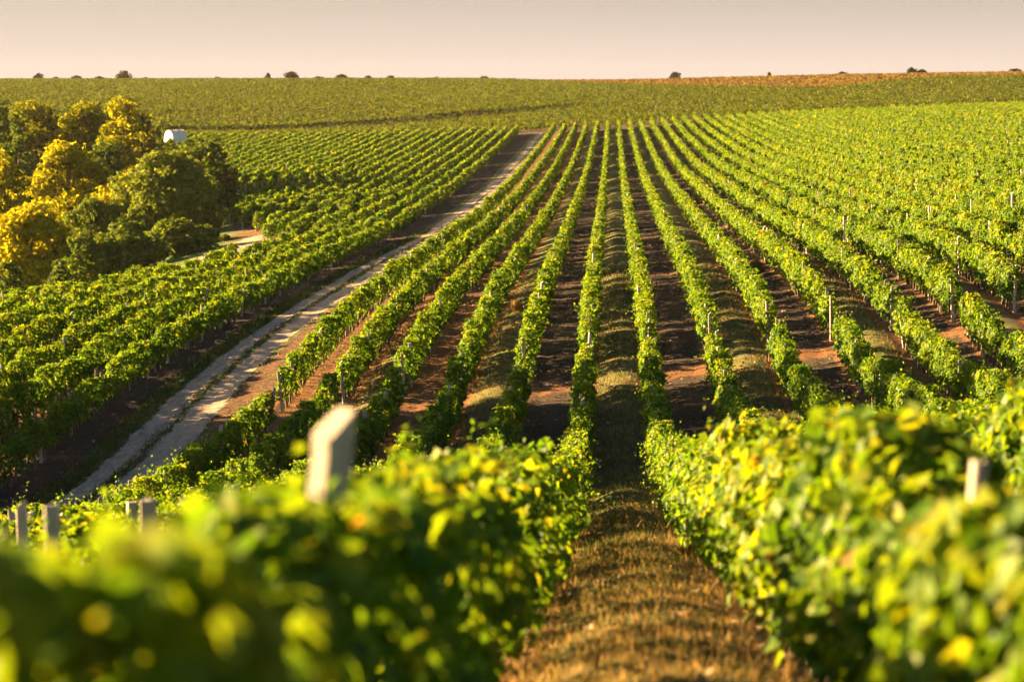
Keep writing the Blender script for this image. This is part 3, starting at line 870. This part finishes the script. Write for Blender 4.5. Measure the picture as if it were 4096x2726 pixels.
# ------------------------------------------------------------------ trees
def tree(name, label, cat, group, X, Y, height, width, mat, seed, nlobes=12, leaf=.45, dens_k=1.0, lobe_r=.24, low=.12, tint=(.5, .2), flat=.75, tmpl=T_OVAL):
    rs = np.random.RandomState(seed)
    g = float(Hs(X, Y)); height = max(height, .8)
    root = empty(name, (X, Y, g - .1))
    tag(root, label, cat, group)
    # lobes of the crown
    C = []; R = []
    hw = width / 2
    tries = 0
    while len(C) < nlobes and tries < 4000:
        tries += 1
        t = rs.rand() ** .9
        zc = low + (.90 - low) * t
        prof = math.sin(math.pi * min(1, (.18 + .80 * t))) ** .55
        r = lobe_r * width * rs.uniform(.7, 1.15) * (.75 + .35 * (1 - t))
        a = rs.rand() * 6.283
        rad = max(hw * prof - r * .75, 0) * math.sqrt(rs.uniform(.25, 1))
        c = np.array([rad * math.cos(a), rad * math.sin(a), zc * height])
        if c[2] + r * flat > height: c[2] = height - r * flat
        if all(np.linalg.norm((c - c2) * np.array([1, 1, 1.2])) > .36 * (r + r2) for c2, r2 in zip(C, R)):
            C.append(c); R.append(r)
    C.append(np.array([rs.normal(0, .04 * width), rs.normal(0, .04 * width), height - .16 * width * flat])); R.append(.18 * width)
    C = np.array(C); R = np.array(R)
    Ps = []; Ns = []; Ts = []
    for c, r in zip(C, R):
        n = int(dens_k * 27 * (r / leaf) ** 2) + 20
        d = unit(rs.normal(size=(n, 3)))
        # sprays: the lobe surface is broken into twig clumps
        ntw = max(10, int(n / 14))
        td = unit(rs.normal(size=(ntw, 3)))
        k = np.argmax(d @ td.T, axis=1)
        cl = rs.uniform(.68, 1.14, ntw)[k]
        rr = r * cl * (1 - np.abs(rs.normal(0, .12, n)))
        pull = unit(d * .6 + td[k] * .6)
        p = c + pull * rr[:, None] * np.array([1, 1, flat]) + rs.normal(0, .05 * r, (n, 3))
        Ps.append(p); Ns.append(pull * .7 + np.array([0, 0, .5]) + rs.normal(0, .55, (n, 3)))
        Ts.append(np.clip(rs.normal(tint[0], tint[1], n) + rs.normal(0, .08, ntw)[k] + rs.normal(0, .07), 0, 1))
    P = np.concatenate(Ps); N = np.concatenate(Ns); T = np.concatenate(Ts)
    ok = P[:, 2] > .15
    P, N, T = P[ok], N[ok], T[ok]
    V, Fc, A = leaves(P, N, leaf * rs.uniform(.6, 1.3, len(P)), T, tmpl, rs)
    link('crown', mesh_np('crown', V, Fc, {'tint': A}), mat, root)
    # trunk and limbs
    tr = max(.06, .022 * height)
    ztop = height * .62
    tp = [np.array([0, 0, -.3])]
    for k in range(1, 7):
        tp.append(np.array([rs.normal(0, .012 * height), rs.normal(0, .012 * height), ztop * k / 6]))
    V, Fq = tube(tp, [tr * 1.25, tr, tr * .9, tr * .75, tr * .6, tr * .45, tr * .25], 8)
    V = list(V)
    for c in C[::2 if nlobes > 16 else 1]:
        zb = min(ztop * .95, max(.12 * height, c[2] * .6)); fb = zb / ztop * 6; k0 = min(int(fb), 5)
        b = tp[k0] * (1 - (fb - k0)) + tp[k0 + 1] * (fb - k0) if k0 < 6 else tp[-1]
        m = (b + c) / 2 + np.array([0, 0, .06 * height])
        v2, f2 = tube([b, m, c], [tr * .4, tr * .25, tr * .08], 5)
        o = len(V); V += list(v2); Fq += [tuple(i + o for i in f) for f in f2]
    link('trunk', mesh_py('trunk', V, Fq, smooth=True), M_TREEBARK, root)
    return root

K = 1.7385                      # the photograph was measured on a copy scaled down by this factor
def tree_at(px, py_top, w, Y, *a, name='tree', **kw):
    X = (px * K - VX) * Y / F
    top = -(py_top * K - VY) * Y / F
    hgt = top - float(Hs(X, Y)) + .1
    width = w * K * Y / F
    return tree(name, a[0], a[1], a[2], X, Y, hgt, width, *a[3:], **kw)

G_GROVE = 'trees of the grove in the ravine'
tree_at(385, 345, 290, 285, 'broad olive green tree, nearest of the grove to the sandy cross path', 'tree', G_GROVE, M_DARKTREE, 301, nlobes=44, lobe_r=.17, low=.05, tint=(.78, .2), dens_k=1.35, name='leafy_tree')
tree_at(478, 312, 165, 312, 'dark feathery tree at the grove edge against the vine rows', 'tree', G_GROVE, M_DARKTREE, 302, nlobes=40, lobe_r=.20, low=.05, tint=(.36, .18), dens_k=1.35, name='leafy_tree')
tree_at(300, 385, 215, 305, 'golden locust tree with a bright shoulder beside the broad olive tree', 'tree', G_GROVE, M_LOCUST, 303, nlobes=38, lobe_r=.20, low=.06, tint=(.62, .2), dens_k=1.35, name='locust_tree')
tree_at(222, 455, 220, 284, 'dark leafy low tree in front of the golden locust', 'tree', G_GROVE, M_DARKTREE, 311, nlobes=36, lobe_r=.2, low=.04, tint=(.55, .2), dens_k=1.3, name='leafy_tree')
tree_at(70, 462, 260, 272, 'brightest yellow locust tree low at the front of the grove', 'tree', G_GROVE, M_LOCUST, 304, nlobes=40, lobe_r=.19, low=.04, tint=(.72, .2), dens_k=1.35, name='locust_tree')
tree_at(160, 325, 270, 318, 'round golden topped locust in the middle of the grove', 'tree', G_GROVE, M_LOCUST, 305, nlobes=42, lobe_r=.18, low=.06, tint=(.56, .2), dens_k=1.35, name='locust_tree')
tree_at(15, 350, 170, 300, 'half yellow locust cut by the frame edge, above the brightest one', 'tree', G_GROVE, M_LOCUST, 306, nlobes=36, lobe_r=.2, low=.05, tint=(.5, .2), dens_k=1.3, name='locust_tree')
tree_at(292, 226, 205, 368, 'tall dark tree with golden tufts at the back of the grove', 'tree', G_GROVE, M_LOCUST, 307, nlobes=40, lobe_r=.19, low=.06, tint=(.34, .2), dens_k=1.3, name='locust_tree')
tree_at(190, 236, 230, 385, 'brownish green tree at the back between two taller crowns', 'tree', G_GROVE, M_LOCUST, 308, nlobes=40, lobe_r=.18, low=.06, tint=(.30, .2), dens_k=1.3, name='locust_tree')
tree_at(90, 232, 215, 392, 'olive brown tree at the back of the grove over the half yellow locust', 'tree', G_GROVE, M_LOCUST, 309, nlobes=38, lobe_r=.19, low=.06, tint=(.33, .2), dens_k=1.3, name='locust_tree')
tree_at(5, 228, 140, 385, 'darkest back tree of the grove, cut by the frame edge', 'tree', G_GROVE, M_DARKTREE, 310, nlobes=34, lobe_r=.21, low=.06, tint=(.4, .2), dens_k=1.3, name='leafy_tree')
tree_at(330, 305, 78, 342, 'small orange tinged locust peeping out between the big crowns', 'tree', G_GROVE, M_LOCUST, 312, nlobes=18, lobe_r=.22, low=.06, tint=(.42, .2), dens_k=1.3, name='locust_tree')
tree_at(240, 325, 210, 345, 'shaded tree filling the dark hollow of the grove', 'tree', G_GROVE, M_DARKTREE, 313, nlobes=34, lobe_r=.2, low=.06, tint=(.35, .2), dens_k=1.3, name='leafy_tree')
for (px_, py_, w_, Y_, lb_, sd_) in [(150, 545, 120, 272, 'low dark thicket bush between the brightest locust and the leafy low tree', 320), (300, 560, 150, 276, 'low dark thicket bush under the broad olive tree, track side', 321),
                                (455, 520, 130, 262, 'low dark thicket bush under the dark feathery tree', 322), (405, 505, 190, 248, 'green thicket bush just above the vine rows, beside the sandy cross path', 324), (300, 505, 190, 242, 'green thicket bush just above the vine rows, under the broad olive tree', 325), (185, 535, 170, 240, 'dark green thicket bush just above the vine rows, between yellow and olive trees', 326), (20, 600, 110, 262, 'low dark thicket bush at the frame edge under the brightest locust', 323)]:
    tree_at(px_, py_, w_, Y_, lb_, 'bush', 'thicket at the foot of the grove', M_DARKTREE, sd_, nlobes=26, lobe_r=.2, low=.0, tint=(.52 if sd_ > 323 else .38, .2), dens_k=1.2, name='thicket_bush')
tree_at(240, 246, 130, 402, 'hazy green tree at the very back, between the brownish crown and the tufted one', 'tree', G_GROVE, M_DARKTREE, 331, nlobes=30, lobe_r=.2, low=.05, tint=(.5, .2), dens_k=1.2, name='leafy_tree')
tree_at(45, 252, 130, 360, 'dark green tree filling behind the half yellow locust', 'tree', G_GROVE, M_DARKTREE, 332, nlobes=30, lobe_r=.2, low=.05, tint=(.5, .2), dens_k=1.2, name='leafy_tree')
tree_at(432, 318, 60, 470, 'leafy bush in front of the white tunnel shed', 'bush', None, M_DARKTREE, 333, nlobes=14, lobe_r=.25, low=.0, tint=(.5, .2), name='bush')
tree_at(392, 318, 50, 480, 'low bush hiding the foot of the white tunnel shed', 'bush', None, M_DARKTREE, 334, nlobes=14, lobe_r=.25, low=.0, tint=(.6, .2), name='bush')
tree_at(374, 270, 48, 540, 'olive bush beside the white tunnel shed', 'bush', None, M_DARKTREE, 314, nlobes=10, lobe_r=.26, low=.12, tint=(.55, .2), leaf=.4, dens_k=1.2, name='bush')
tree_at(518, 548, 30, 258, 'pale grey green bush at the foot of the dark feathery tree', 'bush', None, M_FARVINE, 315, nlobes=10, lobe_r=.28, low=.12, tint=(.7, .2), leaf=.25, name='bush')
# tall trees along the slope just outside the frame: they throw the shade over the hollow
for j, (X, Y, h, w, s) in enumerate([(-40, 90, 18.5, 10.5, 401), (-44, 98.5, 21.0, 11.5, 402), (-41, 105.5, 17.0, 8.5, 403)]):
    tree('leafy_tree', ['tall leafy tree on the slope below the dirt track, nearest of three', 'tallest leafy tree on the slope below the dirt track, middle of three', 'lower leafy tree on the slope below the dirt track, farthest of three'][j],
         'tree', 'shade trees on the slope', X, Y, h, w, M_DARKTREE, s, nlobes=40, lobe_r=.2, low=.04, tint=(.5, .2), leaf=.45, dens_k=1.2)

G_SKY = 'trees along the skyline'
sky_trees = [
    (88, 168, 28, 'pointed dark tree on the skyline, first above the grove'), (128, 177, 24, 'low dark bush on the skyline between the pointed tree and a domed one'),
    (176, 174, 28, 'domed dark bush on the skyline above the middle of the grove'), (230, 175, 27, 'flat low bush on the skyline just before the biggest tree'),
    (285, 163, 40, 'biggest rounded dark tree on the skyline'), (335, 178, 20, 'tiny dark bush on the skyline just past the biggest tree'),
    (500, 177, 22, 'lone tiny bush on the long bare piece of skyline'), (617, 168, 18, 'small pointed tree on the skyline beside a wide rounded one'),
    (671, 165, 40, 'wide rounded dark tree on the skyline near the top of the track'), (733, 176, 30, 'flat dark bush on the skyline just past the wide rounded tree'),
    (786, 171, 34, 'spreading dark bush on the skyline, middle of a thin line of bushes'), (847, 174, 24, 'small dark bush on the skyline next to the spreading one'),
    (897, 174, 27, 'last dark bush of the thin line on the skyline'), (1005, 177, 26, 'very low bush on the skyline where the dry field begins'),
    (1115, 176, 30, 'low brownish bush at the thin tip of the dry field'), (1555, 166, 30, 'rounded dark bush standing on the dry field skyline over the vine rows'),
    (1770, 166, 12, 'tiniest bush on the dry field skyline'), (1938, 165, 26, 'flat dark bush on the dry field skyline'),
    (2098, 155, 28, 'tallest dark tree on the dry field skyline'), (2122, 160, 26, 'low bush trailing beside the tallest dry field tree'), (2335, 159, 36, 'faint low bush on the skyline by the frame edge')]
for j, (px, py, w, lab) in enumerate(sky_trees):
    X = (px * K - VX) * 1030 / F
    tree_at(px, py, w, 1030 + (j * 37 % 11), lab, 'tree' if 'tree' in lab.split(' on ')[0].split(',')[0] else 'bush', G_SKY, M_BUSH, 500 + j, nlobes=11, lobe_r=.27, low=.12, tint=(.4, .25), leaf=.5, dens_k=1.3, flat=.8,
            name='skyline_tree' if 'tree' in lab.split(' on ')[0] else 'skyline_bush')

# ------------------------------------------------------------------ tunnel shed
def shed():
    Y = 505.0
    X = (702 - VX) * Y / F
    g = float(Hs(X, Y))
    need = -(560 - VY) * Y / F
    root = empty('tunnel_shed', (X, Y, need))
    root.rotation_euler = (0, 0, math.radians(-52))      # its open end looks towards the sun and the camera
    tag(root, 'white barrel roofed tunnel shed at the end of the vine rows behind the grove', 'shed')
    R, Ln, n = 1.95, 3.2, 20
    def arc(r, y, lift=.1):
        return [(r * math.cos(math.pi * k / n), y, lift + r * math.sin(math.pi * k / n)) for k in range(n + 1)]
    V = []; Fq = []
    rings = 13
    for j in range(rings):
        y = -Ln / 2 + Ln * j / (rings - 1)
        r = R + (.03 if j % 2 == 0 else -.01)
        a = arc(r, y)
        V += [(r, y, -.4)] + a + [(-r, y, -.4)]
    c = n + 3
    for j in range(rings - 1):
        for k in range(c - 1):
            Fq.append((j * c + k, j * c + k + 1, (j + 1) * c + k + 1, (j + 1) * c + k))
    m, t = new_mat('white_sheeting')
    p = t.nodes.new('ShaderNodeBsdfPrincipled'); p.inputs['Roughness'].default_value = .55
    co = t.nodes.new('ShaderNodeTexCoord'); nn = noise(t, 2.5, 4, .6, co.outputs['Object'])
    r_ = ramp(t, [(.3, (.62, .60, .57)), (.7, (.80, .79, .76))]); t.links.new(nn.outputs[0], r_.inputs[0]); t.links.new(r_.outputs[0], p.inputs['Base Color'])
    o = t.nodes.new('ShaderNodeOutputMaterial'); t.links.new(p.outputs[0], o.inputs[0])
    link('roof', mesh_py('roof', V, Fq, smooth=True), m, root)
    for y, nm in ((-Ln / 2 - .02, 'end_wall'), (Ln / 2 + .02, 'end_wall')):
        rr = R - .05
        V = []
        for dy in (0, .06 if y < 0 else -.06):
            V += [(rr, y + dy, -.4)] + arc(rr, y + dy) + [(-rr, y + dy, -.4)]
        nn_ = n + 3
        Fq = [tuple(range(nn_)), tuple(range(2 * nn_ - 1, nn_ - 1, -1))] + [(k, k + 1, nn_ + k + 1, nn_ + k) for k in range(nn_ - 1)]
        w = link(nm, mesh_py(nm, V, Fq), m, root)
        if y < 0:
            b = [(-.45, -.4), (.45, -.4), (.45, 1.6), (-.45, 1.6)]
            V = [(a, y - .05, z) for a, z in b] + [(a, y - .005, z) for a, z in b]
            link('door', mesh_py('door', V, [(0, 1, 2, 3), (7, 6, 5, 4), (0, 4, 5, 1), (1, 5, 6, 2), (2, 6, 7, 3), (3, 7, 4, 0)]), M_POST, root)
    V = []; Fq = []
    for j in range(rings):
        pass
    for y in (-Ln / 2, 0, Ln / 2):
        v2, f2 = tube([np.array(q) for q in ([(R + .05, y, -.4)] + arc(R + .05, y) + [(-R - .05, y, -.4)])], [.035] * (n + 3), 5, cap=False)
        o_ = len(V); V += list(v2); Fq += [tuple(i + o_ for i in f) for f in f2]
    link('hoop', mesh_py('hoop', V, Fq), M_POST, root)
shed()

# ------------------------------------------------------------------ ground cover
def grass_alley():
    rs = np.random.RandomState(77)
    Ps = []; Ts = []; Hs_ = []; Ws = []
    def patch(x0, x1, z0, z1, per, tmean, hmul=1.0):
        area_n = 0
        zz = np.arange(z0, z1, 2.0)
        for z in zz:
            lod = max(1.0, z / 30.0)
            n = int(per * (x1 - x0) * 2.0 / lod ** 1.6)
            x = rs.uniform(x0, x1, n); y = z + rs.rand(n) * 2
            pat = .5 + .5 * np.sin(x * 2.1 + y * .5) * np.sin(y * .83 + 1.3 * np.sin(x)) + .3 * rs.normal(size=n)
            keep = rs.rand(n) < np.clip(.45 + .6 * pat, .15, 1)
            x, y, pat = x[keep], y[keep], pat[keep]
            m = len(x)
            Ps.append(np.stack([x, y, H(x, y) - .01], 1))
            Ts.append(np.clip(tmean + .30 * (pat - .6) + rs.normal(0, .16, m), 0, 1))
            Hs_.append(hmul * rs.uniform(.04, .12, m) * (1 + .8 * (rs.rand(m) < .12)) * min(1.4, .9 + z / 150))
            Ws.append(np.full(m, .006 * lod ** .9))
    patch(-.75, 1.15, 8, 34, 440, .54); patch(-.75, 1.15, 34, 60, 440, .40)  # nearest grass gets a brighter straw tint standing in for golden sunlight
    patch(-.75, 1.15, 60, 150, 440, .34)
    patch(4.3, 6.1, 55, 150, 400, .4); patch(9.3, 11.1, 62, 140, 400, .42)
    patch(-5.75, -3.85, 45, 150, 380, .62)
    patch(-10.7, -8.9, 60, 170, 300, .72)
    for z_ in range(70, 250, 6):
        a_, b_ = float(rut_l(z_ + 3)), float(rut_r(z_ + 3))
        patch(a_ - 1.7, a_ - .5, z_, z_ + 6, 1100, .10, 1.3); patch(a_ + .45, b_ - .55, z_, z_ + 6, 900, .18, 1.1); patch(b_ + .6, b_ + 1.0, z_, z_ + 6, 160, .5)
    # tufts along the feet of the rows
    for x in (LX[0] + .18, ROW0 - .18, LX[2] + .2, LX[1] - .2, ROW0 + SP + .2, ROW0 + 2 * SP - .2, LX[4], LX[5]):
        patch(x - .22, x + .22, 9, 120, 150, .66, 1.6)
    P = np.concatenate(Ps); T = np.concatenate(Ts); h = np.concatenate(Hs_); w = np.concatenate(Ws)
    n = len(P)
    a = rs.rand(n) * 6.283
    side = np.stack([np.cos(a), np.sin(a), np.zeros(n)], 1)
    lean = np.stack([rs.normal(0, .4, n), rs.normal(0, .4, n), np.ones(n)], 1)
    V = np.stack([P - side * w[:, None], P + side * w[:, None], P + lean * h[:, None]], 1).reshape(-1, 3)
    Fc = np.arange(n * 3).reshape(n, 3)
    tag(link('grass', mesh_np('grass', V, Fc, {'tint': np.repeat(T, 3)}), M_GRASS), 'dry straw and green grass growing in the alleys and along the track', 'grass', kind='stuff')
grass_alley()

def litter():
    rs = np.random.RandomState(88)
    Ps = []; Ls = []
    for (x0, x1, z0, z1, per) in [(ROW0 + .2, ROW0 + SP - .2, 30, 200, 9), (LX[1] + .2, LX[0] - .1, 40, 200, 9), (ROW0 + 2 * SP, ROW0 + 3 * SP, 50, 180, 8), (LX[3] + .2, LX[2], 50, 200, 8),
                                  (LX[5], LX[3], 60, 220, 8), (-21.8, -18.6, 72, 230, 5), (LX[0], ROW0, 9, 120, 6), (ROW0 + SP, ROW0 + 2 * SP, 50, 160, 6), (LX[0] - .1, LX[0] + .5, 10, 130, 26), (ROW0 - .5, ROW0 + .1, 10, 130, 26)]:
        for z in np.arange(z0, z1, 2.0):
            lod = max(1, z / 60)
            n = rs.poisson(per * (x1 - x0) * 2 / lod)
            x = rs.uniform(x0, x1, n); y = z + rs.rand(n) * 2
            Ps.append(np.stack([x, y, H(x, y) + .02], 1)); Ls.append(rs.uniform(.05, .12, n) * lod ** .5)
    P = np.concatenate(Ps); L = np.concatenate(Ls); n = len(P)
    V, Fc, A = leaves(P, rs.normal(0, .35, (n, 3)) + np.array([0, 0, 1]), L, rs.rand(n), T_FOLD, rs)
    tag(link('fallen_leaves', mesh_np('fallen_leaves', V, Fc, {'tint': A}), M_LITTER), 'pale fallen leaves scattered over the dark soil between the rows', 'leaves', kind='stuff')
litter()

def dry_bush(X, Y, h, w, label, seed, tint, name='dry_bush', n=900):
    rs = np.random.RandomState(seed)
    g = float(H(X, Y))
    a = rs.rand(n) * 6.283; sp = rs.rand(n) ** .6
    d = np.stack([np.cos(a) * sp * w / 2, np.sin(a) * sp * w / 2, h * (1 - .45 * sp ** 2) * rs.uniform(.55, 1.05, n)], 1)
    st = rs.uniform(.2, .8, n)[:, None]
    p0 = d * st + rs.normal(0, .03, (n, 3)); p1 = d
    side = unit(np.cross(d, rs.normal(size=(n, 3)))) * (.012 + Y * .00011)
    V = np.stack([p0 - side, p0 + side, p1], 1).reshape(-1, 3)
    T = np.clip(rs.normal(tint, .15, n), 0, 1)
    o = link(name, mesh_np(name, V, np.arange(n * 3).reshape(n, 3), {'tint': np.repeat(T, 3)}), M_GRASS, None, (X, Y, g))
    tag(o, label, 'bush')
def at(px, py, Y):             # X of a photograph column at a distance
    return (px * K - VX) * Y / F
dry_bush(at(1737, 575, 131), 131, 1.0, 1.15, 'straw coloured dry bush in the dark alley beside a sunlit row', 901, .62, n=3000)
dry_bush(at(1188, 660, 125), 125, .6, .9, 'pale dry tuft at the foot of a row by the soil alley', 902, .9)
dry_bush(1.2, 36.0, .6, .55, 'pale seeding weed at the foot of the bright foreground row', 903, .8)
dry_bush(-10.2, 150, .9, 1.3, 'rusty dry weed clump between two rows near the track, farther one', 904, .75)
dry_bush(-9.7, 141, .8, 1.2, 'rusty dry weed clump between two rows near the track, nearer one', 905, .75)

# ------------------------------------------------------------------ evening haze
def haze():
    x0, x1, y0, y1, z0, z1 = -530, 530, -14, 1560, -45, 12
    V = [(x, y, z) for z in (z0, z1) for y in (y0, y1) for x in (x0, x1)]
    Fq = [(0, 2, 3, 1), (4, 5, 7, 6), (0, 1, 5, 4), (2, 6, 7, 3), (0, 4, 6, 2), (1, 3, 7, 5)]
    m, t = new_mat('evening_haze')
    v = t.nodes.new('ShaderNodeVolumePrincipled')
    v.inputs['Color'].default_value = (1.0, .93, .86, 1)
    v.inputs['Density'].default_value = .000020
    v.inputs['Anisotropy'].default_value = .35
    o = t.nodes.new('ShaderNodeOutputMaterial'); t.links.new(v.outputs[0], o.inputs['Volume'])
    tag(link('haze', mesh_py('haze', V, Fq), m), 'thin golden evening haze over the whole vineyard', 'haze', kind='stuff')
haze()
